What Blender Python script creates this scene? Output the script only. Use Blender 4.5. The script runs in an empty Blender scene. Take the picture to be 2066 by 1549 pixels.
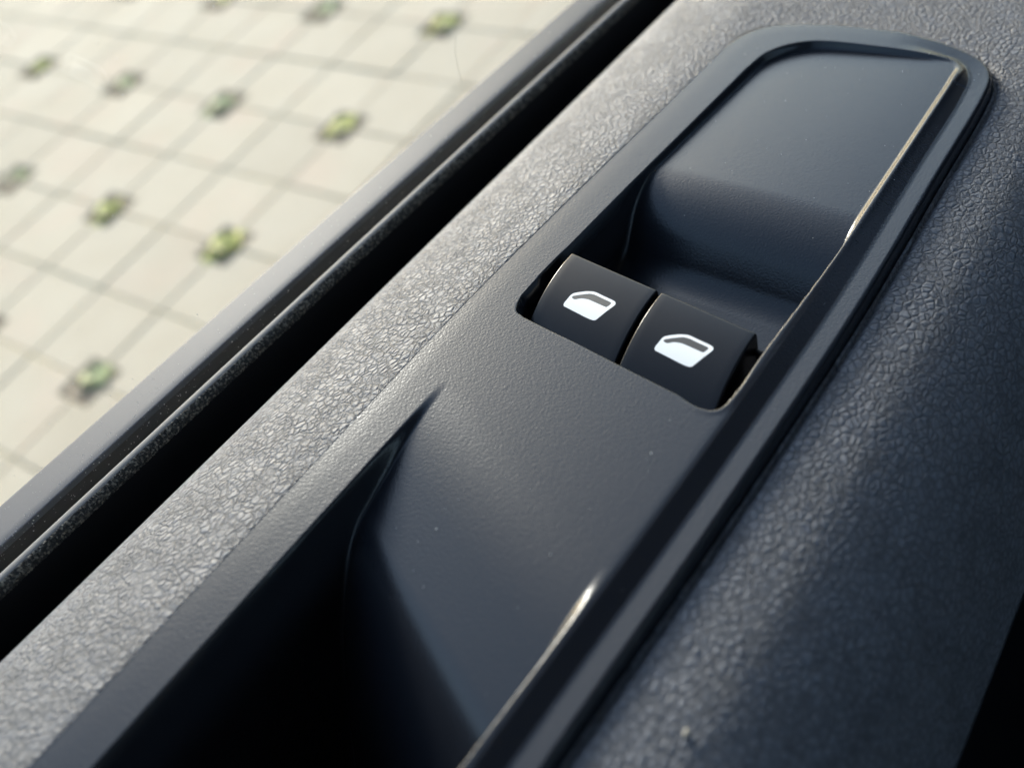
import bpy, math, random
import numpy as np
from mathutils import Matrix, Vector, geometry, noise
random.seed(7); rng = np.random.default_rng(7)
sc = bpy.context.scene
COL = sc.collection

# ------------------------------------------------------------------ camera
F_PX, W_PX, H_PX = 2200.0, 2066.0, 1549.0
CAM_H = 1.18                                  # camera above the paving, metres
nv = np.array([-0.28772164, -0.63883864, -0.71351345]); nv /= np.linalg.norm(nv)   # up, in camera axes
dv = np.array([2221, -2619, 2200.0]); dv /= np.linalg.norm(dv)                     # along the door
dh = dv - (dv @ nv) * nv; dh /= np.linalg.norm(dh)
yw = np.cross(nv, dh)
pitch = math.asin(dv @ nv)
cam_data = bpy.data.cameras.new('camera')
cam = bpy.data.objects.new('camera', cam_data); COL.objects.link(cam)
R = Matrix(((dh[0], -dh[1], -dh[2]), (yw[0], -yw[1], -yw[2]), (nv[0], -nv[1], -nv[2])))
cam.matrix_world = Matrix.Translation((0, 0, CAM_H)) @ R.to_4x4()
cam_data.sensor_width = 36.0
cam_data.lens = 36.0 * F_PX / W_PX
cam_data.clip_start = 0.01; cam_data.clip_end = 2000
cam_data.dof.use_dof = True
cam_data.dof.focus_distance = 0.262
cam_data.dof.aperture_fstop = 9.5
sc.camera = cam

# ------------------------------------------------------------------ light
SUN_AZ, SUN_EL = 56.0, 17.0                  # degrees from the driving direction (+ = out of the window), above the horizon
w = bpy.data.worlds.new('World'); sc.world = w; w.use_nodes = True
nt = w.node_tree; nt.nodes.clear()
sky = nt.nodes.new('ShaderNodeTexSky'); sky.sky_type = 'NISHITA'; sky.sun_disc = False
sky.sun_elevation = math.radians(SUN_EL); sky.sun_rotation = math.radians(90 - SUN_AZ)
sky.air_density = 1.0; sky.dust_density = 1.3; sky.ozone_density = 1.6
bg = nt.nodes.new('ShaderNodeBackground'); bg.inputs['Strength'].default_value = 0.15
wo = nt.nodes.new('ShaderNodeOutputWorld')
nt.links.new(sky.outputs[0], bg.inputs[0]); nt.links.new(bg.outputs[0], wo.inputs[0])
sl = bpy.data.lights.new('sun', 'SUN'); sl.energy = 1.5; sl.angle = math.radians(10); sl.color = (1, 0.985, 0.96)
so = bpy.data.objects.new('sun', sl); COL.objects.link(so)
sd = Vector((math.cos(math.radians(SUN_EL)) * math.cos(math.radians(SUN_AZ)),
             math.cos(math.radians(SUN_EL)) * math.sin(math.radians(SUN_AZ)), math.sin(math.radians(SUN_EL))))
so.rotation_euler = sd.to_track_quat('Z', 'Y').to_euler()
so.location = sd * 5
sc.view_settings.view_transform = 'Standard'; sc.view_settings.look = 'None'
sc.view_settings.exposure = 1.6; sc.view_settings.gamma = 1.0
sc.render.engine = 'CYCLES'
sc.cycles.use_denoising = True
sc.cycles.max_bounces = 8; sc.cycles.transparent_max_bounces = 12
sc.cycles.sample_clamp_indirect = 6.0

# ------------------------------------------------------------------ door frame of reference
# door units: U metres each; x along the door (forward), y outwards, z normal to the top of the door
U = 0.00062; H0 = 250.0
cp, sp = math.cos(pitch), math.sin(pitch)
def D(P):
    """door units (N,3) -> world metres"""
    P = np.asarray(P, float).reshape(-1, 3)
    x, y, z = P[:, 0] * U, P[:, 1] * U, (P[:, 2] - H0) * U
    return np.stack([x * cp - z * sp, y, x * sp + z * cp + CAM_H], 1)
RD = np.stack([dv, yw, np.cross(dv, yw)])
def unproj(px, py, z):
    """photograph pixel -> door units at height z above the door plane"""
    r = RD @ np.array([(px - W_PX / 2) / F_PX, (py - H_PX / 2) / F_PX, 1.0])
    t = (z - H0) / r[2]
    return t * r[0], t * r[1]

# ------------------------------------------------------------------ helpers
def new_mesh(name, V, Fa, mat, parent=None, smooth=True):
    me = bpy.data.meshes.new(name)
    V = np.asarray(V, np.float32)
    if isinstance(Fa, np.ndarray):
        k = Fa.shape[1]; n = len(Fa)
        me.vertices.add(len(V)); me.vertices.foreach_set('co', V.ravel())
        me.loops.add(n * k); me.loops.foreach_set('vertex_index', Fa.astype(np.int32).ravel())
        me.polygons.add(n); me.polygons.foreach_set('loop_start', np.arange(0, n * k, k, dtype=np.int32))
        me.update(calc_edges=True); me.validate()
    else:
        me.from_pydata([tuple(map(float, v)) for v in V], [], Fa); me.update()
    me.polygons.foreach_set('use_smooth', [smooth] * len(me.polygons))
    if mat is not None: me.materials.append(mat)
    o = bpy.data.objects.new(name, me); COL.objects.link(o)
    if parent is not None: o.parent = parent
    return o
def empty(name, loc=(0, 0, 0)):
    o = bpy.data.objects.new(name, None); COL.objects.link(o); o.location = loc; o.empty_display_size = 0.05
    return o
def tag(o, label=None, cat=None, group=None, kind=None):
    for k, v in (('label', label), ('category', cat), ('group', group), ('kind', kind)):
        if v: o[k] = v
    return o
def grid_faces(nx, ny, keep=None):
    i, j = np.meshgrid(np.arange(nx - 1), np.arange(ny - 1), indexing='ij')
    a = (i * ny + j).ravel()
    Fq = np.stack([a, a + ny, a + ny + 1, a + 1], 1)
    if keep is not None:
        Fq = Fq[keep.ravel()[Fq].all(1)]
    return Fq
def compact(V, Fq):
    used = np.unique(Fq); m = -np.ones(len(V), int); m[used] = np.arange(len(used))
    return V[used], m[Fq]
def sweep(name, prof, xs, mat, parent, yoff=None, closed=False, smooth=True):
    """extrude a (y,z) profile along the door"""
    prof = np.array(prof, float); xs = np.array(xs, float)
    nx, npf = len(xs), len(prof)
    V = np.zeros((nx, npf, 3))
    V[:, :, 0] = xs[:, None]; V[:, :, 1] = prof[None, :, 0]; V[:, :, 2] = prof[None, :, 1]
    if yoff is not None: V[:, :, 1] += yoff(xs)[:, None]
    Fq = grid_faces(nx, npf)
    if closed:
        a = np.arange(nx - 1) * npf
        Fq = np.vstack([Fq, np.stack([a + npf - 1, a + 2 * npf - 1, a + npf, a], 1)])
    return new_mesh(name, D(V.reshape(-1, 3)), Fq, mat, parent, smooth)
def smooth_poly(P, n=8, closed=True):
    P = np.array(P, float); N = len(P); out = []
    for i in range(N if closed else N - 1):
        if closed: p0, p1, p2, p3 = P[(i - 1) % N], P[i], P[(i + 1) % N], P[(i + 2) % N]
        else: p0, p1, p2, p3 = P[max(i - 1, 0)], P[i], P[i + 1], P[min(i + 2, N - 1)]
        t0 = 0.0; t1 = t0 + max(np.linalg.norm(p1 - p0), 1e-4) ** .5
        t2 = t1 + np.linalg.norm(p2 - p1) ** .5; t3 = t2 + max(np.linalg.norm(p3 - p2), 1e-4) ** .5
        for t in np.linspace(t1, t2, n, endpoint=False):
            A1 = (t1 - t) / (t1 - t0) * p0 + (t - t0) / (t1 - t0) * p1
            A2 = (t2 - t) / (t2 - t1) * p1 + (t - t1) / (t2 - t1) * p2
            A3 = (t3 - t) / (t3 - t2) * p2 + (t - t2) / (t3 - t2) * p3
            B1 = (t2 - t) / (t2 - t0) * A1 + (t - t0) / (t2 - t0) * A2
            B2 = (t3 - t) / (t3 - t1) * A2 + (t - t1) / (t3 - t1) * A3
            out.append((t2 - t) / (t2 - t1) * B1 + (t - t1) / (t2 - t1) * B2)
    if not closed: out.append(P[-1])
    return np.array(out)
def sdf(X, Y, P):
    """signed distance to polygon P, positive inside"""
    x = X.ravel(); y = Y.ravel(); d = np.full(x.shape, 1e9); ins = np.zeros(x.shape, bool)
    N = len(P)
    for i in range(N):
        ax, ay = P[i]; bx, by = P[(i + 1) % N]
        ex, ey = bx - ax, by - ay; L = ex * ex + ey * ey
        if L < 1e-12: continue
        t = np.clip(((x - ax) * ex + (y - ay) * ey) / L, 0, 1)
        d = np.minimum(d, (x - ax - t * ex) ** 2 + (y - ay - t * ey) ** 2)
        if ay != by:
            c = ((ay > y) != (by > y)) & (x < ex * (y - ay) / ey + ax)
            ins ^= c
    d = np.sqrt(d)
    return np.where(ins, d, -d).reshape(X.shape)
def ss(a, b, x):
    t = np.clip((x - a) / (b - a), 0, 1); return t * t * (3 - 2 * t)
def ramp(x, w):
    """smooth max(x,0), rounding width w"""
    return np.where(x <= -w, 0, np.where(x >= w, x, (x + w) ** 2 / (4 * w)))

# ------------------------------------------------------------------ materials
def mat(name, base=(0.05, 0.05, 0.05), rough=0.5, spec=0.5, metal=0.0):
    m = bpy.data.materials.new(name); m.use_nodes = True
    b = m.node_tree.nodes['Principled BSDF']
    b.inputs['Base Color'].default_value = (*base, 1); b.inputs['Roughness'].default_value = rough
    b.inputs['Specular IOR Level'].default_value = spec; b.inputs['Metallic'].default_value = metal
    return m, m.node_tree, b
def node(t, kind, **kw):
    n = t.nodes.new(kind)
    for k, v in kw.items():
        if k in n.inputs.keys(): n.inputs[k].default_value = v
        else: setattr(n, k, v)
    return n
def coords(t, scale=(1, 1, 1), rot=(0, 0, 0)):
    tc = node(t, 'ShaderNodeTexCoord'); mp = node(t, 'ShaderNodeMapping')
    mp.inputs['Scale'].default_value = scale; mp.inputs['Rotation'].default_value = rot
    t.links.new(tc.outputs['Object'], mp.inputs['Vector']); return mp.outputs[0]
def mrange(t, src, a, b, c, d):
    n = node(t, 'ShaderNodeMapRange'); n.inputs[1].default_value = a; n.inputs[2].default_value = b
    n.inputs[3].default_value = c; n.inputs[4].default_value = d
    t.links.new(src, n.inputs[0]); return n.outputs[0]
def math_(t, op, a, b=None):
    n = node(t, 'ShaderNodeMath', operation=op)
    for i, v in enumerate((a, b)):
        if v is None: continue
        if isinstance(v, (int, float)): n.inputs[i].default_value = v
        else: t.links.new(v, n.inputs[i])
    return n.outputs[0]

def vinyl_material():
    m, t, b = mat('grained_vinyl', (0.118, 0.121, 0.131), 0.46, 0.36)
    c = coords(t)
    wn = node(t, 'ShaderNodeTexNoise'); wn.inputs['Scale'].default_value = 620; wn.inputs['Detail'].default_value = 3
    t.links.new(c, wn.inputs['Vector'])
    va = node(t, 'ShaderNodeVectorMath', operation='MULTIPLY_ADD')
    t.links.new(wn.outputs['Color'], va.inputs[0]); va.inputs[1].default_value = (0.0012, 0.0012, 0.0012); t.links.new(c, va.inputs[2])
    st = node(t, 'ShaderNodeVectorMath', operation='MULTIPLY'); st.inputs[1].default_value = (0.85, 1.1, 1.0)
    t.links.new(va.outputs[0], st.inputs[0])
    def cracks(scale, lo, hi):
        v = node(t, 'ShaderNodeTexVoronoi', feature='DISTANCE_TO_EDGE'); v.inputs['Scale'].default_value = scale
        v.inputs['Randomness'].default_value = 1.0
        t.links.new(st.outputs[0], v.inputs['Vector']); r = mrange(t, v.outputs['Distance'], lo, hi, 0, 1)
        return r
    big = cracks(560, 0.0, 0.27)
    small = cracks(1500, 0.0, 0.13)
    # every bead of the grain sits at its own height
    vc = node(t, 'ShaderNodeTexVoronoi', feature='F1'); vc.inputs['Scale'].default_value = 560
    t.links.new(st.outputs[0], vc.inputs['Vector'])
    sp_ = node(t, 'ShaderNodeSeparateColor'); t.links.new(vc.outputs['Color'], sp_.inputs[0])
    fn = node(t, 'ShaderNodeTexNoise'); fn.inputs['Scale'].default_value = 3800; fn.inputs['Detail'].default_value = 2
    t.links.new(c, fn.inputs['Vector'])
    mask = node(t, 'ShaderNodeTexNoise'); mask.inputs['Scale'].default_value = 140; t.links.new(c, mask.inputs['Vector'])
    mk = mrange(t, mask.outputs[0], 0.40, 0.62, 0.15, 1)
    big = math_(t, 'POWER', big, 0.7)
    mask2 = node(t, 'ShaderNodeTexNoise'); mask2.inputs['Scale'].default_value = 260; mask2.inputs['Detail'].default_value = 3; t.links.new(c, mask2.inputs['Vector'])
    mk2 = mrange(t, mask2.outputs[0], 0.36, 0.58, 0.35, 1.0)
    h = math_(t, 'ADD', math_(t, 'MULTIPLY', big, mk2), math_(t, 'MULTIPLY', math_(t, 'MULTIPLY', small, mk), 0.35))
    h = math_(t, 'ADD', h, math_(t, 'MULTIPLY', sp_.outputs[0], 0.30))
    h = math_(t, 'ADD', h, math_(t, 'MULTIPLY', fn.outputs[0], 0.15))
    # the grain was pressed more softly on the roll next to the glass
    tc = node(t, 'ShaderNodeTexCoord'); sx = node(t, 'ShaderNodeSeparateXYZ'); t.links.new(tc.outputs['Object'], sx.inputs[0])
    fade = mrange(t, sx.outputs[1], 300 * U, 318 * U, 1.0, 0.3)
    bp = node(t, 'ShaderNodeBump'); bp.inputs['Distance'].default_value = 0.00042
    t.links.new(math_(t, 'MULTIPLY', fade, 1.0), bp.inputs['Strength'])
    t.links.new(h, bp.inputs['Height']); t.links.new(bp.outputs[0], b.inputs['Normal'])
    crack_shade = node(t, 'ShaderNodeMix', data_type='RGBA'); crack_shade.inputs[6].default_value = (0.098, 0.099, 0.107, 1); crack_shade.inputs[7].default_value = (0.163, 0.168, 0.185, 1)  # cavity shade painted into the colour: cracks darker than the beads
    t.links.new(math_(t, 'MULTIPLY', mrange(t, big, 0, .8, 0.0, 1.0), 1.0), crack_shade.inputs[0]); t.links.new(crack_shade.outputs[2], b.inputs['Base Color'])
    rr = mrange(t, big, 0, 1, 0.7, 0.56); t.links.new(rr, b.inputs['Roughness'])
    return m
def satin_plastic(name, base, rough, grain=900, depth=0.00003, strength=0.5):
    m, t, b = mat(name, base, rough, 0.5)
    c = coords(t)
    n1 = node(t, 'ShaderNodeTexNoise'); n1.inputs['Scale'].default_value = grain; n1.inputs['Detail'].default_value = 3
    t.links.new(c, n1.inputs['Vector'])
    n2 = node(t, 'ShaderNodeTexVoronoi', feature='SMOOTH_F1'); n2.inputs['Scale'].default_value = grain * 1.6
    t.links.new(c, n2.inputs['Vector'])
    h = math_(t, 'ADD', n1.outputs[0], math_(t, 'MULTIPLY', n2.outputs['Distance'], 0.8))
    bp = node(t, 'ShaderNodeBump'); bp.inputs['Distance'].default_value = depth; bp.inputs['Strength'].default_value = strength
    t.links.new(h, bp.inputs['Height']); t.links.new(bp.outputs[0], b.inputs['Normal'])
    return m
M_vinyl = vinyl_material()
M_bezel = satin_plastic('satin_plastic', (0.017, 0.0185, 0.023), 0.25, 1300, 0.00005, 0.7)
M_bezel.node_tree.nodes['Principled BSDF'].inputs['Specular IOR Level'].default_value = 0.42
M_button = satin_plastic('button_plastic', (0.005, 0.0055, 0.0075), 0.22, 2600, 0.000006, 0.2)
M_button.node_tree.nodes['Principled BSDF'].inputs['Specular IOR Level'].default_value = 0.22
M_black, _, _ = mat('black_plastic', (0.006, 0.006, 0.007), 0.55, 0.3)
M_white, _, _ = mat('white_print', (0.93, 0.93, 0.92), 0.45, 0.4)
M_grey, _, _ = mat('grey_print', (0.022, 0.024, 0.027), 0.4, 0.4)
M_rubber = satin_plastic('seal_rubber', (0.005, 0.005, 0.006), 0.6, 500, 0.00003, 0.3)
M_rubber.node_tree.nodes['Principled BSDF'].inputs['Specular IOR Level'].default_value = 0.2
M_rail = satin_plastic('satin_sill', (0.034, 0.038, 0.052), 0.62, 700, 0.00001, 0.2)
M_paint, _, _ = mat('door_paint', (0.10, 0.11, 0.135), 0.3, 0.5)

def flock_material():
    m, t, b = mat('flocked_rubber', (0.02, 0.02, 0.02), 0.6, 0.5)
    c = coords(t)
    n1 = node(t, 'ShaderNodeTexNoise'); n1.inputs['Scale'].default_value = 2000; n1.inputs['Detail'].default_value = 4
    t.links.new(c, n1.inputs['Vector'])
    n2 = node(t, 'ShaderNodeTexVoronoi', feature='F1'); n2.inputs['Scale'].default_value = 1900; t.links.new(c, n2.inputs['Vector'])
    se = node(t, 'ShaderNodeSeparateColor'); t.links.new(n2.outputs['Color'], se.inputs[0])
    # worn pile: pale fibre ends and specks of grit
    k = mrange(t, se.outputs[1], 0.35, 0.9, 0, 1)
    cr = node(t, 'ShaderNodeMix', data_type='RGBA'); cr.inputs[6].default_value = (0.025, 0.023, 0.02, 1); cr.inputs[7].default_value = (0.30, 0.26, 0.20, 1)
    t.links.new(math_(t, 'MULTIPLY', k, k), cr.inputs[0]); t.links.new(cr.outputs[2], b.inputs['Base Color'])
    bp = node(t, 'ShaderNodeBump'); bp.inputs['Distance'].default_value = 0.0003; bp.inputs['Strength'].default_value = 0.8
    t.links.new(n1.outputs[0], bp.inputs['Height']); t.links.new(bp.outputs[0], b.inputs['Normal'])
    return m
M_flock = flock_material()
M_lip = satin_plastic('lip_rubber', (0.15, 0.15, 0.152), 0.75, 2200, 0.00006, 0.7)

def glass_material():
    m = bpy.data.materials.new('window_glass'); m.use_nodes = True; t = m.node_tree; t.nodes.clear()
    tr = node(t, 'ShaderNodeBsdfTransparent'); tr.inputs[0].default_value = (0.965, 0.98, 0.965, 1)
    gl = node(t, 'ShaderNodeBsdfGlossy'); gl.inputs['Roughness'].default_value = 0.02
    # Schlick reflectance of one glass face, the same from either side
    ge = node(t, 'ShaderNodeNewGeometry'); dt = node(t, 'ShaderNodeVectorMath', operation='DOT_PRODUCT')
    t.links.new(ge.outputs['Normal'], dt.inputs[0]); t.links.new(ge.outputs['Incoming'], dt.inputs[1])
    ic = math_(t, 'SUBTRACT', 1.0, math_(t, 'ABSOLUTE', dt.outputs['Value']))
    frv = math_(t, 'ADD', 0.025, math_(t, 'MULTIPLY', math_(t, 'POWER', ic, 5.0), 0.975))
    mx = node(t, 'ShaderNodeMixShader'); o = node(t, 'ShaderNodeOutputMaterial')
    t.links.new(frv, mx.inputs[0]); t.links.new(tr.outputs[0], mx.inputs[1]); t.links.new(gl.outputs[0], mx.inputs[2])
    t.links.new(mx.outputs[0], o.inputs[0]); return m
M_glass = glass_material()

# ------------------------------------------------------------------ the door
door = empty('car', tuple(D([(250, 180, 0)])[0]))
tag(door, 'car with black grained vinyl door trim, window switches, pull pocket and closed side window', 'car')
DOOR_T = Matrix.Translation(door.location)
def adopt(o, p=door):
    o.parent = p; o.matrix_parent_inverse = p.matrix_world.inverted() if p.type != 'EMPTY' else Matrix.Translation(-p.location)
    return o

OUT = smooth_poly([(-168, 226), (-164, 243), (-150, 252.5), (-120, 253.8), (21, 253.2), (150, 253.6), (240, 253.4), (337, 249.6), (390, 246.5), (440, 244), (459, 242.8), (470, 239.5),
    (478.6, 231), (482.6, 217), (484, 200), (483.3, 184), (479.8, 153.5), (476.6, 141), (471, 128.5), (463.5, 119.5), (452, 113.6), (437, 111.4), (375, 110.6),
    (291, 109.6), (225, 111), (168, 113), (92, 116.5), (-60, 121), (-130, 123.5), (-152, 128), (-165, 142), (-169, 180)], 6)
INN = smooth_poly([(222.5, 134.6), (221.2, 138.5), (224.3, 152), (230.6, 178.4), (236, 201), (241.0, 222.8), (243.6, 229), (250, 231.8), (262, 232.4),
    (292, 231), (333, 229), (375, 226.4), (417, 223.9), (440, 222.2), (451, 219.8), (459, 214), (464.4, 205), (466, 195), (464.4, 170), (460.9, 141), (459.4, 134.5), (454.5, 131.0),
    (445, 130.2), (409, 129.9), (362, 129.8), (316, 129.9), (285, 131), (251, 132.6), (230, 132.9)], 6)

def bezel_z(X, Y):
    e = sdf(X, Y, OUT); i = sdf(X, Y, INN)
    # rim of the panel
    left = -0.02 * ramp(8 - e, 3)
    edge = -(0.3 + 9.5 * ss(440, 480, X)) * (1 - ss(-0.6, 1.2 + 1.4 * ss(440, 480, X), e)) ** 2
    rt = np.interp(e, [-3, 0, 1.6, 2.4, 3.2, 4.2, 9.6, 10.6, 12.0, 15, 18.0, 19.6, 21.5, 26], [-40, -18.0, -14.0, -6.0, -3.6, -3.1, -3.35, -3.4, -3.2, -1.8, -0.4, -0.06, 0.0, 0.0])
    wr = 1 - ss(128, 205, Y + 0.16 * (X - 300) * (X > 430) * 0)
    wr = np.where(X > 440, 1 - ss(118, 168, Y), 1 - ss(140, 200, Y))
    rim = (left + edge) * (1 - wr) + rt * wr
    # pull pocket: floor falls away from the switches, rolls over a slanted crest and drops
    s = X + 0.50 * (232 - Y)
    t = 203 - s
    Ff = -np.where(t <= 0, 0, np.where(t < 36, t * t / (2 * 120), 5.4 + 0.3 * (t - 36)))
    Ff = np.where(t < 0, 0, Ff)
    Ff = Ff - 2.6 * ramp(t - 78, 21)
    Ff = np.maximum(Ff, -120)
    # rails to each side of it
    lw = ss(229.6, 233.4, Y)
    railc = np.interp(X, [-140, 80, 145, 200, 240], [141, 139.5, 135.5, 133, 132])
    d = Y - railc
    k = 1 - ss(72, 165, X)
    rw = 1 - ss(-1.6, 1.8, d)
    z = np.where(Y > 190, Ff * (1 - lw) + rim * lw, Ff * (1 - rw) + np.minimum(rim, 0) * rw)
    z = np.where(X > 240, rim, z)
    z = z + (np.minimum(rim, 0) - z) * (1 - ss(-124, -112, X)) * (X < -100)
    z = z + np.where((Y > 140) & (Y < 228), -1.1, 0) * 0
    # shallow dish between the rails
    dish = -1.6 * ss(232, 214, Y) * 0
    # well around and ahead of the switches
    xr = X - 0.17 * (Y - 180)
    Wz = -1.5 - 0.00022 * np.clip(Y - 140, 0, 200) ** 2 - 0.012 * np.clip(X - 345, 0, 200) * (0.4 + 0.6 * ss(130, 190, Y))
    r1 = 34.0
    u = 347 - xr
    a = math.radians(55)
    xa = r1 * math.sin(a)
    seg1 = -(r1 - np.sqrt(np.maximum(r1 * r1 - np.clip(u, 0, xa) ** 2, 0)))
    seg2 = -np.tan(a) * np.clip(u - xa, 0, 5.5)
    r2 = 15.0; x2 = xa + 5.5; dx = np.clip(u - x2, 0, r2 * math.sin(a))
    seg3 = -(np.sqrt(np.maximum(r2 * r2 - (r2 * math.sin(a) - dx) ** 2, 0)) - r2 * math.cos(a))
    Wz = Wz + seg1 + seg2 + seg3 - 0.12 * np.clip(u - x2 - 12, 0, 200)
    far_r = (1 - ss(131, 150, Y))
    lip = ss(0.0, 1.3, i) * (1 - far_r) + ss(-0.8, 2.2, i) * far_r
    # narrow step all round
    inside = i > (-1.0 * (far_r > 0.5))
    zz = np.where(i > -1.2, z * (1 - lip) + Wz * lip, z)
    # small bead raised along the inner right edge
    zz = zz + 0.25 * np.exp(-((i + 1.4) / 1.3) ** 2) * far_r * (X > 215)
    return zz, e, i

st_ = 0.42
xs = np.concatenate([np.arange(-200, -128, 1.2), np.arange(-128, 487, st_)]); ys = np.arange(106, 266, st_)
Xg, Yg = np.meshgrid(xs, ys, indexing='ij')
Xg = Xg + 0.236 * (Yg - 180)
# let the grid lines follow the slightly tapering outer side of the well
Yg = Yg + np.interp(Xg, [245, 262, 292, 333, 375, 417, 440], [0, 0, -1.4, -3.4, -6.0, -8.5, -10.2]) * np.interp(Yg, [165, 222, 260], [0, 1, 1])
Zg, Eg, Ig = bezel_z(Xg, Yg)
keep = Eg > -1.3
V = np.stack([Xg, Yg, Zg], 2).reshape(-1, 3)
Fq = grid_faces(*Xg.shape, keep)
V, Fq = compact(V, Fq)
bez = adopt(new_mesh('switch_panel', D(V), Fq, M_bezel))

# specks of dust lying on the panel
M_dust, _, _ = mat('pale_dust', (0.75, 0.74, 0.70), 0.8, 0.2)
Vd = []; Fd = []
for k in range(150):
    x = rng.uniform(-20, 478); y = rng.uniform(118, 250)
    z, e_, i_ = bezel_z(np.array([[x, x + .4]]), np.array([[y, y + .4]]))
    if z[0, 0] < -16 or abs(z[0, 1] - z[0, 0]) > .3 or e_[0, 0] < 2: continue
    r = 0.10 + 0.16 * rng.random() ** 3; b0 = len(Vd); n_ = 5; st2 = 1 + 2.5 * (rng.random() < .15); th0 = rng.uniform(0, 6.28)
    for q_ in range(n_):
        a = th0 + 2 * math.pi * q_ / n_; rr_ = r * rng.uniform(.6, 1.2)
        Vd.append((x + rr_ * math.cos(a) * st2, y + rr_ * math.sin(a), z[0, 0] + .02))
    Vd.append((x, y, z[0, 0] + r * .8))
    for q_ in range(n_): Fd.append((b0 + q_, b0 + (q_ + 1) % n_, b0 + n_))
tag(adopt(new_mesh('dust', D(Vd), Fd, M_dust, None, False)), kind='stuff')

# grained vinyl trim
def trim_z(X, Y):
    yy = [34, 38, 41, 43.5, 48, 55, 64, 76, 88, 100, 112, 140, 200, 240, 252.5, 265, 280, 295, 307, 315, 320, 323.5, 325.5]
    zz = [-170, -140, -112, -90, -67, -48, -32.5, -20.5, -13.2, -9.4, -7.6, -5.6, -2.3, -0.15, 0.0, -1.8, -5.0, -9.5, -14.3, -19.0, -24.5, -34, -60]
    P = smooth_poly(list(zip(yy, zz)), 8, closed=False)
    z = np.interp(Y, P[:, 0], P[:, 1])
    return z
xs = np.concatenate([np.arange(-640, -190, 10.0), np.arange(-190, -40, 2.0), np.arange(-40, 500, 1.1), np.arange(500, 2300, 6.0)]); ys = np.concatenate([np.arange(43, 60, 0.7), np.arange(60, 106, 1.5), np.arange(106, 125, 0.6), np.arange(125, 234, 1.5), np.arange(234, 259, 0.35), np.arange(259, 300, 1.0), np.arange(300, 325.6, 0.45)])
Xg, Yg = np.meshgrid(xs, ys, indexing='ij')
Zg = trim_z(Xg, Yg)
Eg = sdf(Xg, Yg, OUT)
Zg = Zg - 14 * ss(1.2, 4.8, Eg) * (Eg > 0)
# groove the panel sits in, on its cabin side
Zg = Zg - 2.6 * np.exp(-((Eg - 0.6) / 1.6) ** 2) * (1 - ss(130, 180, Yg)) * (Eg < 0.8)
keep = ~(Eg > 9)
V = np.stack([Xg, Yg, Zg], 2).reshape(-1, 3)
V, Fq = compact(V, grid_faces(*Xg.shape, keep))
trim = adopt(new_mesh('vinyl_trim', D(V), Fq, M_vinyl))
# folded lower edge of the trim and the recessed door card below it
lx = np.linspace(-640, 2300, 60)
adopt(sweep('lower_door_card', [(42.9, -92), (45, -96), (72, -104), (84, -140), (90, -300), (92, -1190)], lx, M_black, None))

# ------------------------------------------------------------------ window switches
SK = 0.243
def btn_z(q):
    """height of the rocker's top along its length, q = 0 at the near edge .. 40 at the far edge"""
    R_ = 66.0; q0 = 36.5
    return 1.6 - (R_ - np.sqrt(R_ * R_ - (q - q0) ** 2))
def make_switch(x0, y0, wid):
    # plan: near-left corner (x0,y0); rows along q, columns across
    nq, nw = 60, 48
    r = 0.7
    q = np.linspace(-2, 39.5, nq); v = np.linspace(0, 1, nw)
    # cross section with rounded shoulders, then the side walls
    cols = [(0.0, -46.0), (0.0, -9.0)]
    for a in np.linspace(0, 90, 7): cols.append((r - r * math.cos(math.radians(a)), -r + r * math.sin(math.radians(a))))
    mid = np.linspace(r, wid - r, 14)[1:-1]
    cols += [(m_, 0.0) for m_ in mid]
    for a in np.linspace(90, 0, 7): cols.append((wid - r + r * math.cos(math.radians(a)), -r + r * math.sin(math.radians(a))))
    cols += [(wid, -9.0), (wid, -46.0)]
    cols = np.array(cols); nc = len(cols)
    V = []; 
    rows = list(q)
    def row(qv, dz, shrink=0.0):
        out = []
        for c_, dzc in cols:
            xx = x0 + qv + SK * (-c_)
            yy = y0 - c_
            yy += shrink * (c_ - wid / 2) / wid
            zt = btn_z(np.float64(min(qv, 39.5))) + dz
            z_ = zt + dzc if dzc > -5 else (-46.0 if dzc < -40 else zt + dzc)
            out.append((xx, yy, z_))
        return out
    allrows = [row(v_, 0.0) for v_ in rows]
    # far edge: small radius then an undercut front face
    for a in (20, 45, 70, 90):
        s_, c_ = math.sin(math.radians(a)), math.cos(math.radians(a))
        allrows.append(row(39.5 + 0.9 * s_, -0.9 * (1 - c_)))
    for k_, (bx, bz) in enumerate([(40.3, -4), (38.5, -9), (35.5, -16), (34.5, -46)]):
        rr_ = []
        for c_, dzc in cols:
            z_ = max(btn_z(39.5) + bz, -46) + (dzc if dzc > -5 and bz > -5 else min(dzc, 0) if dzc > -5 else 0)
            if dzc < -40: z_ = -46
            rr_.append((x0 + bx - SK * c_, y0 - c_, min(z_, btn_z(39.5) + bz)))
        allrows.append(rr_)
    A = np.array(allrows)
    Fq = grid_faces(A.shape[0], A.shape[1])
    o = adopt(new_mesh('window_switch', D(A.reshape(-1, 3)), Fq, M_button))
    return o
def pip(x, y, P):
    ins = False
    for i in range(len(P)):
        ax, ay = P[i]; bx, by = P[i - 1]
        if (ay > y) != (by > y) and x < (bx - ax) * (y - ay) / (by - ay) + ax: ins = not ins
    return ins
Z1 = lambda pts: [(1000 + a / 3.4433, 480 + b / 3.4433) for a, b in pts]
ICON_OUT = Z1([(472, 464), (477, 452), (500, 424), (522, 399), (540, 387), (566, 381), (620, 373.5), (655, 373), (692, 378), (750, 405), (815, 435), (829, 444), (834, 458), (826, 470),
               (770, 512), (708, 562), (694, 572), (676, 573), (640, 560), (560, 520), (486, 482), (475, 476)])
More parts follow.
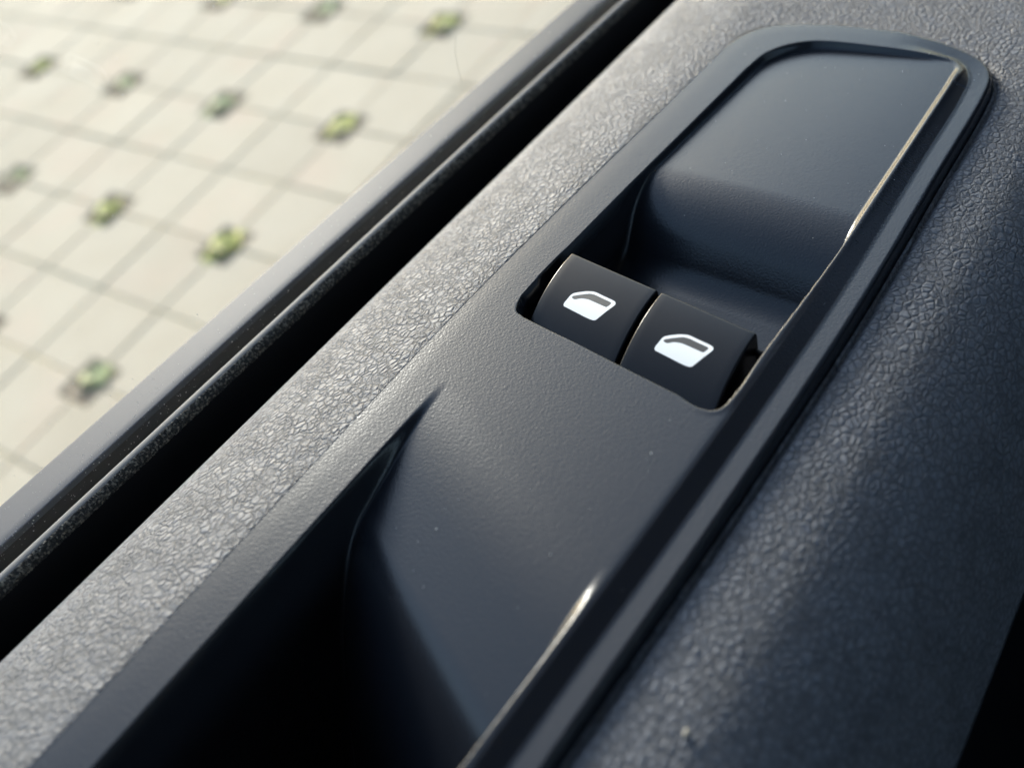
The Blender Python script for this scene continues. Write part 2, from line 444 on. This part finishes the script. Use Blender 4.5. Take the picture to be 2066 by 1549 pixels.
ICON_IN = Z1([(530, 414), (536, 407), (556, 402), (600, 395), (640, 390.5), (664, 391), (688, 397), (740, 421), (796, 447), (803, 452), (802, 459), (779, 478), (771, 482), (764, 481), (715, 460), (668, 439), (642, 429), (612, 423.5), (590, 423), (572, 425.5), (555, 429), (540, 425)])
def to_btn(P, x0, y0):
    out = []
    for px, py in P:
        z = 0.0
        for _ in range(8):
            x, y = unproj(px, py, z); c_ = y0 - y; q = x - x0 + SK * c_; z = float(btn_z(q))
        out.append((q, c_))
    return out
def make_icon(outq, holeq, x0, y0, m, name, parent, lift=0.12):
    pts = [Vector(p) for p in outq]; n1 = len(pts)
    edges = [(i, (i + 1) % n1) for i in range(n1)]
    if holeq:
        pts += [Vector(p) for p in holeq]; edges += [(n1 + i, n1 + (i + 1) % len(holeq)) for i in range(len(holeq))]
    qs = np.array(outq)
    for a in np.arange(qs[:, 0].min(), qs[:, 0].max(), 0.8):
        for c_ in np.arange(qs[:, 1].min(), qs[:, 1].max(), 1.2): 
            if pip(a, c_, outq): pts.append(Vector((a, c_)))
    vs, es, fs, *_ = geometry.delaunay_2d_cdt(pts, edges, [], 0, 1e-5)
    keepf = []
    for f_ in fs:
        cx_ = sum(vs[i][0] for i in f_) / len(f_); cy_ = sum(vs[i][1] for i in f_) / len(f_)
        if pip(cx_, cy_, outq) and not (holeq and pip(cx_, cy_, holeq)): keepf.append(tuple(f_))
    V = [(x0 + v_[0] - SK * v_[1], y0 - v_[1], float(btn_z(v_[0])) + lift) for v_ in vs]
    o = new_mesh(name, D(V), keepf, m, None, True)
    adopt(o, parent); return o
BX, BY = 240.0, 224.6
sw1 = make_switch(BX - SK * -1.6, BY + 1.6, 44.4)
tag(sw1, 'window switch beside the outer wall of the well')
oq = to_btn([tuple(p) for p in smooth_poly(ICON_OUT, 3)], BX, BY); hq = to_btn([tuple(p) for p in smooth_poly(ICON_IN, 3)], BX, BY)
ic1 = make_icon(oq, hq, BX, BY, M_white, 'window_symbol', sw1)
pn1 = make_icon(hq, None, BX, BY, M_grey, 'symbol_pane', sw1, 0.08)
SX, SY = -11.0, -45.3
sw2 = make_switch(BX + SX - SK * -0.5, BY + SY + 0.5, 42.4)
tag(sw2, 'window switch next to the cabin side rail')
ic2 = make_icon(oq, hq, BX + SX, BY + SY, M_white, 'window_symbol', sw2)
pn2 = make_icon(hq, None, BX + SX, BY + SY, M_grey, 'symbol_pane', sw2, 0.08)
# pivot pin at the cabin side of the second switch
def tube(name, P, r, m, n=14, ends=True):
    P = np.array(P, float); V = []; Fc = []
    for i, p in enumerate(P):
        d_ = P[min(i + 1, len(P) - 1)] - P[max(i - 1, 0)]; d_ /= np.linalg.norm(d_)
        a_ = np.cross(d_, (0, 0.1, 1)); a_ /= np.linalg.norm(a_); b_ = np.cross(d_, a_)
        for k in range(n):
            t_ = 2 * math.pi * k / n; V.append(p + r * (math.cos(t_) * a_ + math.sin(t_) * b_))
    for i in range(len(P) - 1):
        for k in range(n): Fc.append((i * n + k, i * n + (k + 1) % n, (i + 1) * n + (k + 1) % n, (i + 1) * n + k))
    if ends: Fc.append(tuple(range(n))); Fc.append(tuple(range((len(P) - 1) * n, len(P) * n)))
    return new_mesh(name, D(V), Fc, m)
adopt(tube('pivot_pin', [(258, 139.5, -6), (257.2, 136, -6), (256.4, 131, -6)], 1.3, M_black))

# ------------------------------------------------------------------ belt line: inner seal, glass, outer seal, sill
bx = np.linspace(-640, 2300, 240)
bow = lambda x: 1.6 - (np.clip(np.asarray(x) - 260, -520, 520) / 330.0) ** 2 * 1.6
ZB = -15.0
def arc(cx_, cz_, r, a0, a1, n=10): return [(cx_ + r * math.cos(math.radians(a)), cz_ + r * math.sin(math.radians(a))) for a in np.linspace(a0, a1, n)]
lip_prof = [(343.8, -24)] + [(344.6, -17.5)] + arc(341.3, -17.3, 3.7, 0, 122, 12)
adopt(sweep('seal_lip', lip_prof, bx, M_lip, None, bow))
flock_prof = arc(341.1, -17.3, 3.75, 118, 200, 9)
# ragged pile: break the flocked edge up
nx_ = 2600; fx = np.linspace(-60, 560, nx_); fp = np.array(flock_prof)
Vf = np.zeros((nx_, len(fp), 3)); Vf[:, :, 0] = fx[:, None]; Vf[:, :, 1] = fp[None, :, 0] + bow(fx)[:, None]; Vf[:, :, 2] = fp[None, :, 1]
Vf[:, 1:, 1] += rng.normal(0, 0.16, (nx_, len(fp) - 1)); Vf[:, 1:, 2] += rng.normal(0, 0.16, (nx_, len(fp) - 1))
adopt(new_mesh('flocked_seal', D(Vf.reshape(-1, 3)), grid_faces(nx_, len(fp)), M_flock, None, False))
adopt(sweep('inner_seal_body', [(337.7, -17.6), (337.9, -24), (336.2, -40), (330.5, -80), (330, -200)], bx, M_black, None, bow))
adopt(sweep('gutter_floor', [(326, -60), (324, -110), (330.2, -112)], bx, M_black, None, bow))
adopt(sweep('outer_seal', [(346.0, -60), (350.0, -44), (353, -38), (355.8, -35), (357.05, -30), (357.05, -18.5)], bx, M_rubber, None, bow))
sill_prof = [(357.25, -21.5), (357.3, -16.6), (357.45, -16.15), (357.9, -15.95), (362, -15.9), (368, -15.9), (375.3, -16.1)] + arc(375.8, -18.6, 2.5, 88, 5, 8) + [(379, -24), (380, -34), (380.3, -40)]
adopt(sweep('window_sill', sill_prof, bx, M_rail, None, bow))
adopt(sweep('door_skin', [(379.5, -39), (382, -48), (388, -80), (402, -200), (420, -420), (424, -700), (416, -1000), (398, -1200), (380, -1230), (95, -1230)], bx, M_paint, None, bow))
gz = np.linspace(-90, 700, 2)
GL = 0.28
def gy(z): return 346.2 - GL * (z + 15)
th = 2.6
prof = [(gy(-90), -90), (gy(720), 720), (gy(720) + th, 720), (gy(-90) + th, -90)]
adopt(sweep('window_glass', prof, np.array([-650, 2300.]), M_glass, None, None, True, False))

# dust on the glass: tiny flecks stuck to its inner face
V = []; Fc = []
for k in range(520):
    x = rng.uniform(20, 540); z = -13 + abs(rng.normal(0, 14)) if k < 430 else rng.uniform(-10, 230)
    if rng.random() < .5: x = 60 + abs(rng.normal(0, 110))
    r = 0.12 + 0.22 * rng.random() ** 3 
    y = gy(z) - 0.12
    b0 = len(V); n_ = 5
    for q_ in range(n_):
        a = 2 * math.pi * q_ / n_ + rng.random() * .5; rr_ = r * rng.uniform(.6, 1.2)
        V.append((x + rr_ * math.cos(a), y - GL * rr_ * math.sin(a), z + rr_ * math.sin(a)))
    V.append((x, y - r * .6, z))
    for q_ in range(n_): Fc.append((b0 + q_, b0 + (q_ + 1) % n_, b0 + n_))
du = adopt(new_mesh('dust', D(V), Fc, M_dust, None, False)); tag(du, kind='stuff')

# ------------------------------------------------------------------ cabin around the camera
def mb(name, V, Fc, m, sm=False):
    return adopt(new_mesh(name, D(V), Fc, m, None, sm))
def slab(name, quad, th_, m):
    q = np.array(quad, float); nrm = np.cross(q[1] - q[0], q[2] - q[0]); nrm /= np.linalg.norm(nrm)
    V = np.vstack([q, q + nrm * th_])
    return mb(name, V, [(0, 1, 2, 3), (7, 6, 5, 4), (0, 4, 5, 1), (1, 5, 6, 2), (2, 6, 7, 3), (3, 7, 4, 0)], m)
M_head, _, _ = mat('headliner_cloth', (0.28, 0.275, 0.27), 0.9, 0.1)
M_dark, _, _ = mat('dark_carpet', (0.008, 0.008, 0.009), 0.9, 0.1)
M_dash, _, _ = mat('dashboard_plastic', (0.02, 0.02, 0.022), 0.6, 0.3)
RZ = 715
# curved roof: headliner below, painted skin above
nyr = 14; yy_ = np.linspace(136, -2000, nyr); zz_ = RZ + 60 * (1 - ((yy_ + 932) / 1068) ** 2)
for nm, off, m_ in (('headliner', 0, M_head), ('roof_skin', 40, M_paint)):
    A = []
    for x_ in np.linspace(-2600, 1150, 8):
        for y_, z_ in zip(yy_, zz_): A.append((x_, y_, z_ + off - 0.00002 * max(x_, 0) ** 2))
    mb(nm, A, grid_faces(8, nyr), m_, True)
slab('roof_rail', [(-2600, 150, 700), (1150, 150, 680), (1150, 110, 680), (-2600, 110, 700)], 66, M_paint)
slab('floor_carpet', [(-2600, -2100, -1150), (2300, -2100, -1150), (2300, 90, -1150), (-2600, 90, -1150)], 30, M_dark)
slab('dashboard', [(1500, -2090, -150), (1500, 40, -150), (2300, 40, 20), (2300, -2090, 20)], -900, M_dash)
slab('bulkhead', [(2310, -2130, -1180), (2310, 345, -1180), (2310, 345, 30), (2310, -2130, 30)], 20, M_dash)
slab('centre_pillar', [(-640, 346, -20), (-820, 346, -20), (-820, 140, 700), (-640, 140, 700)], 60, M_dash)
slab('rear_quarter_panel', [(-830, 346, -40), (-2600, 346, -40), (-2600, 346, -1150), (-830, 346, -1150)], 40, M_dash)
slab('rear_bulkhead', [(-2600, -2100, -1150), (-2600, 340, -1150), (-2600, 140, 720), (-2600, -2000, 720)], 30, M_dash)
slab('opposite_door', [(-2600, -2130, -1150), (2300, -2130, -1150), (2300, -2130, 350), (-2600, -2130, 350)], -40, M_dash)
slab('front_pillar', [(1150, 150, 690), (1230, 150, 690), (2300, 330, 20), (2160, 330, 20)], 50, M_dash)

# ------------------------------------------------------------------ paving
def ground_material():
    m, t, b = mat('sand_joint', (0.30, 0.28, 0.22), 0.95, 0.1)
    c = coords(t); n1 = node(t, 'ShaderNodeTexNoise'); n1.inputs['Scale'].default_value = 5; n1.inputs['Detail'].default_value = 6
    t.links.new(c, n1.inputs['Vector'])
    cr = node(t, 'ShaderNodeValToRGB'); cr.color_ramp.elements[0].color = (0.46, 0.42, 0.31, 1); cr.color_ramp.elements[1].color = (0.74, 0.60, 0.33, 1)
    cr.color_ramp.elements[0].position = .35; cr.color_ramp.elements[1].position = .65
    t.links.new(n1.outputs[0], cr.inputs[0]); t.links.new(cr.outputs[0], b.inputs['Base Color']); return m
def stone_material():
    m, t, b = mat('concrete_paver', (0.4, 0.39, 0.33), 0.85, 0.2)
    c = coords(t)
    oi = node(t, 'ShaderNodeObjectInfo')
    ad = node(t, 'ShaderNodeVectorMath', operation='ADD'); t.links.new(c, ad.inputs[0]); 
    sc_ = node(t, 'ShaderNodeMath', operation='MULTIPLY'); sc_.inputs[1].default_value = 37.0; t.links.new(oi.outputs['Random'], sc_.inputs[0])
    t.links.new(sc_.outputs[0], ad.inputs[1])
    n1 = node(t, 'ShaderNodeTexNoise'); n1.inputs['Scale'].default_value = 9; n1.inputs['Detail'].default_value = 5; t.links.new(ad.outputs[0], n1.inputs['Vector'])
    cr = node(t, 'ShaderNodeValToRGB'); e = cr.color_ramp.elements
    e[0].position = .3; e[0].color = (0.66, 0.53, 0.365, 1); e[1].position = .7; e[1].color = (0.71, 0.58, 0.41, 1)
    t.links.new(n1.outputs[0], cr.inputs[0])
    n2 = node(t, 'ShaderNodeTexNoise'); n2.inputs['Scale'].default_value = 5; t.links.new(ad.outputs[0], n2.inputs['Vector'])
    mx = node(t, 'ShaderNodeMix', data_type='RGBA'); mx.inputs[7].default_value = (0.73, 0.53, 0.37, 1)
    t.links.new(mrange(t, n2.outputs[0], .54, .72, 0, .5), mx.inputs[0]); t.links.new(cr.outputs[0], mx.inputs[6])
    hv = node(t, 'ShaderNodeHueSaturation'); t.links.new(mrange(t, oi.outputs['Random'], 0, 1, .95, 1.05), hv.inputs['Value'])
    t.links.new(mx.outputs[2], hv.inputs['Color']); t.links.new(hv.outputs[0], b.inputs['Base Color'])
    bp = node(t, 'ShaderNodeBump'); bp.inputs['Distance'].default_value = .001; bp.inputs['Strength'].default_value = .5
    n3 = node(t, 'ShaderNodeTexNoise'); n3.inputs['Scale'].default_value = 300; t.links.new(c, n3.inputs['Vector'])
    t.links.new(n3.outputs[0], bp.inputs['Height']); t.links.new(bp.outputs[0], b.inputs['Normal'])
    return m
M_ground = ground_material(); M_stone = stone_material()
G = 400.0
def gp(x, y, z): return (x, y, z)
grd = new_mesh('ground', [(-G, -G, -0.0035), (G, -G, -0.0035), (G, G, -0.0035), (-G, G, -0.0035)], [(0, 1, 2, 3)], M_ground, None, False)
tag(grd, 'sand and fine joint soil under the paving', kind='structure')
def unproj_g(px, py):
    r = np.array([(px - W_PX / 2) / F_PX, (py - H_PX / 2) / F_PX, 1.0]); t = -CAM_H / (r @ nv)
    return np.array([t * (r @ dh), t * (r @ yw)])
LAT = {(0,1):(350,82),(0,2):(448,98),(0,4):(668,132),(0,5):(793,151),(1,1):(248,170),(1,2):(345,190),(1,3):(449,210),(1,4):(563,233),(1,5):(688,258),
 (2,0):(54,242),(2,2):(235,287),(2,4):(451,341),(3,1):(26,362),(3,2):(119,391),(3,3):(220,423),(3,5):(453,495),(4,3):(93,540),(4,4):(202,582),(4,5):(322,628),(5,5):(180,770),(-1,5):(893,51),(-1,3):(651,23)}
A_ = []; B_ = []
for (a, b_), (px, py) in LAT.items():
    g_ = unproj_g(px, py)
    A_.append([1, 0, a, b_, 0, 0]); B_.append(g_[0]); A_.append([0, 1, 0, 0, a, b_]); B_.append(g_[1])
sol = np.linalg.lstsq(np.array(A_, float), np.array(B_), rcond=None)[0]
O_ = sol[:2]; EA = np.array([sol[2], sol[4]]); EB = np.array([sol[3], sol[5]])
def lat(a, b_): return O_ + a * EA + b_ * EB
print('lattice', O_, EA, EB, np.linalg.norm(EA), np.linalg.norm(EB))
pav = empty('pavement', (0, 0, 0)); tag(pav, 'pale concrete paving with weeds growing in square openings', kind='structure')
# one stone mesh: a square cell with the corner towards the opening notched; local corner at the opening
JT = 0.0022; NO = 0.046; CH = 0.002; TH = 0.012
def stone_mesh(sa, sb):
    """cell corner (0,0) is the opening; cell spans EA*sa, EB*sb"""
    la, lb = np.linalg.norm(EA), np.linalg.norm(EB)
    ea, eb = EA / la * sa, EB / lb * sb
    def outline(ins):
        k = JT + ins
        return [(NO + ins, k), (la - k, k), (la - k, lb - k), (k, lb - k), (k, NO + ins), (NO * .55 + ins, NO * .55 + ins) if False else (NO + ins, NO + ins)]
    V = []
    for ins, z in ((0, -TH), (0, -CH), (CH, 0)):
        for a, b_ in outline(ins): p = a * ea + b_ * eb; V.append((p[0], p[1], z))
    n_ = 6; Fc = []
    for l in range(2):
        for k in range(n_): Fc.append((l * n_ + k, l * n_ + (k + 1) % n_, (l + 1) * n_ + (k + 1) % n_, (l + 1) * n_ + k))
    Fc.append((12, 13, 17)); Fc.append((13, 14, 17)); Fc.append((14, 15, 17)); Fc.append((15, 16, 17))
    me = bpy.data.meshes.new('paving_stone'); me.from_pydata(V, [], Fc); me.update(); me.materials.append(M_stone)
    import bmesh
    bm = bmesh.new(); bm.from_mesh(me); bmesh.ops.recalc_face_normals(bm, faces=bm.faces); bm.to_mesh(me); bm.free()
    return me
SM = {(sa, sb): stone_mesh(sa, sb) for sa in (1, -1) for sb in (1, -1)}
cells = []
ctr = lat(1.5, 3)
for a in range(-60, 40):
    for b_ in range(-60, 30):
        c_ = lat(a + .5, b_ + .5)
        if c_[1] < 0.45 and -6 < c_[0] < 6 and c_[1] > 0.0 or True:
            cells.append((float(np.hypot(c_[0] - ctr[0], c_[1] - ctr[1])), a, b_))
cells.sort()
def cell_info(a, b_):
    ao = a if a % 2 else a + 1; bo = b_ if b_ % 2 else b_ + 1      # opening corner (odd, odd)
    return ao, bo, (1 if ao == a else -1), (1 if bo == b_ else -1)
for _, a, b_ in cells[:296]:
    ao, bo, sa, sb = cell_info(a, b_)
    p = lat(ao, bo)
    o = bpy.data.objects.new('paving_stone', SM[(sa, sb)]); COL.objects.link(o); o.parent = pav
    o.location = (p[0], p[1], random.uniform(-.0012, .0008)); o.rotation_euler = (random.gauss(0, .003), random.gauss(0, .003), 0)
Vb = []; Fb = []
for _, a, b_ in cells[296:]:
    ao, bo, sa, sb = cell_info(a, b_)
    p = lat(ao, bo); me = SM[(sa, sb)]; b0 = len(Vb)
    Vb += [(v.co.x + p[0], v.co.y + p[1], v.co.z) for v in me.vertices]
    Fb += [tuple(b0 + i for i in f_.vertices) for f_ in me.polygons]
o = new_mesh('distant_paving', Vb, Fb, M_stone, pav, False); tag(o, kind='stuff')

# soil and weeds in the openings
def leaf_material(name, c1, c2):
    m, t, b = mat(name, c1, 0.6, 0.3)
    c = coords(t); n1 = node(t, 'ShaderNodeTexNoise'); n1.inputs['Scale'].default_value = 42; t.links.new(c, n1.inputs['Vector'])
    cr = node(t, 'ShaderNodeValToRGB'); e = cr.color_ramp.elements; e[0].position = .38; e[1].position = .62
    e[0].color = (*c1, 1); e[1].color = (*c2, 1); t.links.new(n1.outputs[0], cr.inputs[0]); t.links.new(cr.outputs[0], b.inputs['Base Color'])
    b.inputs['Transmission Weight'].default_value = 0.0
    return m
M_leaf = leaf_material('weed_leaf', (0.22, 0.22, 0.05), (0.85, 0.76, 0.19))
M_leaf2 = leaf_material('sage_leaf', (0.20, 0.20, 0.08), (0.70, 0.68, 0.30))
M_dry = leaf_material('dry_leaf', (0.34, 0.23, 0.15), (0.56, 0.42, 0.26))
M_soil, _, _ = mat('dark_soil', (0.26, 0.20, 0.135), 0.95, 0.1)
lA = EA / np.linalg.norm(EA); lB = EB / np.linalg.norm(EB)
hs = NO
def make_soil(a, b_):
    p = lat(a, b_); n_ = 7; V = []
    for i in range(n_):
        for j in range(n_):
            u_, v_ = (i / (n_ - 1) * 2 - 1) * (hs + .004), (j / (n_ - 1) * 2 - 1) * (hs + .004)
            q = u_ * lA + v_ * lB
            V.append((p[0] + q[0], p[1] + q[1], -0.0018 + random.uniform(-.0012, .0012)))
    return new_mesh('soil', V, grid_faces(n_, n_), M_soil, pav, True)
def make_weed(a, b_, label, n, spread, off, m, height, group, dry=0):
    n = int(n * 1.8); spread *= 1.5
    p = lat(a, b_)
    root = empty('weed', (p[0], p[1], -0.004)); tag(root, label, 'weed', group)
    def tuftmesh(n, spread, off, h):
        V = []; Fc = []
        cx_, cy_ = off[0] * -lA + off[1] * lB
        for k in range(n):
            r_ = spread * abs(random.gauss(0, .5)); th_ = random.uniform(0, 6.283)
            q = (r_ * math.cos(th_)) * lA * 1.8 + (r_ * math.sin(th_)) * lB * .85
            bx_, by_ = cx_ + q[0] * .6, cy_ + q[1] * .6
            ang = th_ + random.gauss(0, .5); L = random.uniform(.018, .040); wd = L * random.uniform(.22, .38); rise = .32 * h * random.uniform(.3, 1) * (1 - .5 * r_ / spread)
            d_ = np.array([math.cos(ang), math.sin(ang)]); pr = np.array([-d_[1], d_[0]])
            b0 = len(V)
            for s_, wf, zf in ((0, .15, .45), (.35, 1, .8), (.7, .8, 1.0), (1, .05, .85)):
                c_ = np.array([bx_, by_]) + d_ * L * s_
                V.append((*(c_ + pr * wd * wf), rise * zf)); V.append((*(c_ - pr * wd * wf), rise * zf - wd * .3))
            for q_ in range(3): Fc.append((b0 + 2 * q_, b0 + 2 * q_ + 1, b0 + 2 * q_ + 3, b0 + 2 * q_ + 2))
        return V, Fc
    V, Fc = tuftmesh(n, spread, off, height)
    new_mesh('foliage', V, Fc, m, root, True)
    if dry:
        V, Fc = tuftmesh(dry * 2, .044, (-off[0] * .5 - .008, -off[1] * .4), .014)
        new_mesh('dry_leaves', V, Fc, M_dry, root, True)
    return root
# a, b, label, leaves, spread, (offset forward, offset outwards), material, height, dry
W_ = [
 (1, 1, 'slim pale green weed, second from the left in the upper row of openings', 60, .022, (.006, 0), M_leaf2, .022, 30),
 (1, -1, 'yellow-green weed in the leftmost opening of the upper row', 70, .024, (0, 0), M_leaf, .03, 20),
 (1, 3, 'mint green weed with dark soil behind it, between two other openings of the upper row', 90, .026, (-.006, .0), M_leaf2, .04, 10),
 (1, 5, 'sparse weed with green leaves at both ends, nearest the window sill in the upper row', 100, .034, (.004, -.004), M_leaf, .03, 50),
 (3, 1, 'brown patch of dried weed at the left edge of the photo', 24, .03, (.01, 0), M_leaf2, .02, 70),
 (3, 3, 'bright yellow-green bushy weed, left of the long weed beside the sill', 170, .030, (-.008, .002), M_leaf, .042, 10),
 (3, 5, 'long yellow-green weed hugging its opening beside the window sill, below the centre', 190, .036, (-.002, 0), M_leaf, .045, 25),
 (5, 5, 'grey-green weed over brown dead leaves, lowest of those in the photo', 100, .026, (.014, 0), M_leaf2, .04, 80),
 (5, 3, 'small green weed at the left edge, lowest of those cut by that edge', 60, .026, (.0, 0), M_leaf, .03, 20),
 (-1, 5, 'round green weed with dark soil either side near the top of the door', 110, .024, (.004, 0), M_leaf, .045, 25),
 (-1, 3, 'flat brown and green weed cut by the top edge, left of the round weed', 55, .03, (.01, 0), M_leaf2, .025, 50),
 (-1, 1, 'straw coloured weed at the top edge of the photo, far left', 30, .028, (.0, 0), M_leaf, .02, 60),
]
for a, b_, lb, n, sp_r, off, m_, h_, dr in W_:
    make_weed(a, b_, lb, n, sp_r, off, m_, h_, 'weeds in the paving openings', dr)
for a in range(-7, 10, 2):
    for b_ in range(-7, 8, 2):
        make_soil(a, b_)

# ------------------------------------------------------------------ stray fibre on the glass and crumb on the trim
M_hair, _, _ = mat('hair', (0.30, 0.27, 0.22), 0.5, 0.4)
def on_glass(px, py):
    z = 0.
    for _ in range(60):
        x, y = unproj(px, py, z); z += (y - gy(z)) * -0.0 + ((gy(z) - 1.0) - y) * -0.6
    return x, gy(z) - 0.3, z
hp = [on_glass(*p) for p in [(922, 75), (921, 100), (924, 125), (929, 148), (935, 167)]]
hair = tube('hair', smooth_poly(hp, 5, closed=False), 0.06, M_hair, 6)
tag(hair, 'fine curved hair stuck to the window glass above the sill', 'hair')
M_crumb, _, _ = mat('crumb', (0.5, 0.45, 0.36), 0.8, 0.2)
cxy = unproj(1385, 1484, -12)
cz_ = float(trim_z(0, cxy[1]))
import bmesh
bm = bmesh.new(); bmesh.ops.create_icosphere(bm, subdivisions=2, radius=1.0)
Vc = [(cxy[0] + v.co.x * 1.5 * (1 + .4 * noise.noise(v.co * 2)), cxy[1] + v.co.y * 0.7 + .35 * v.co.x, cz_ + 0.4 + v.co.z * 0.6 * (1 + .4 * noise.noise(v.co * 3))) for v in bm.verts]
Fc = [tuple(v.index for v in f_.verts) for f_ in bm.faces]; bm.free()
crumb = new_mesh('crumb', D(Vc), Fc, M_crumb)
tag(crumb, 'tiny pale crumb lying on the grained vinyl beside the switch panel', 'crumb')
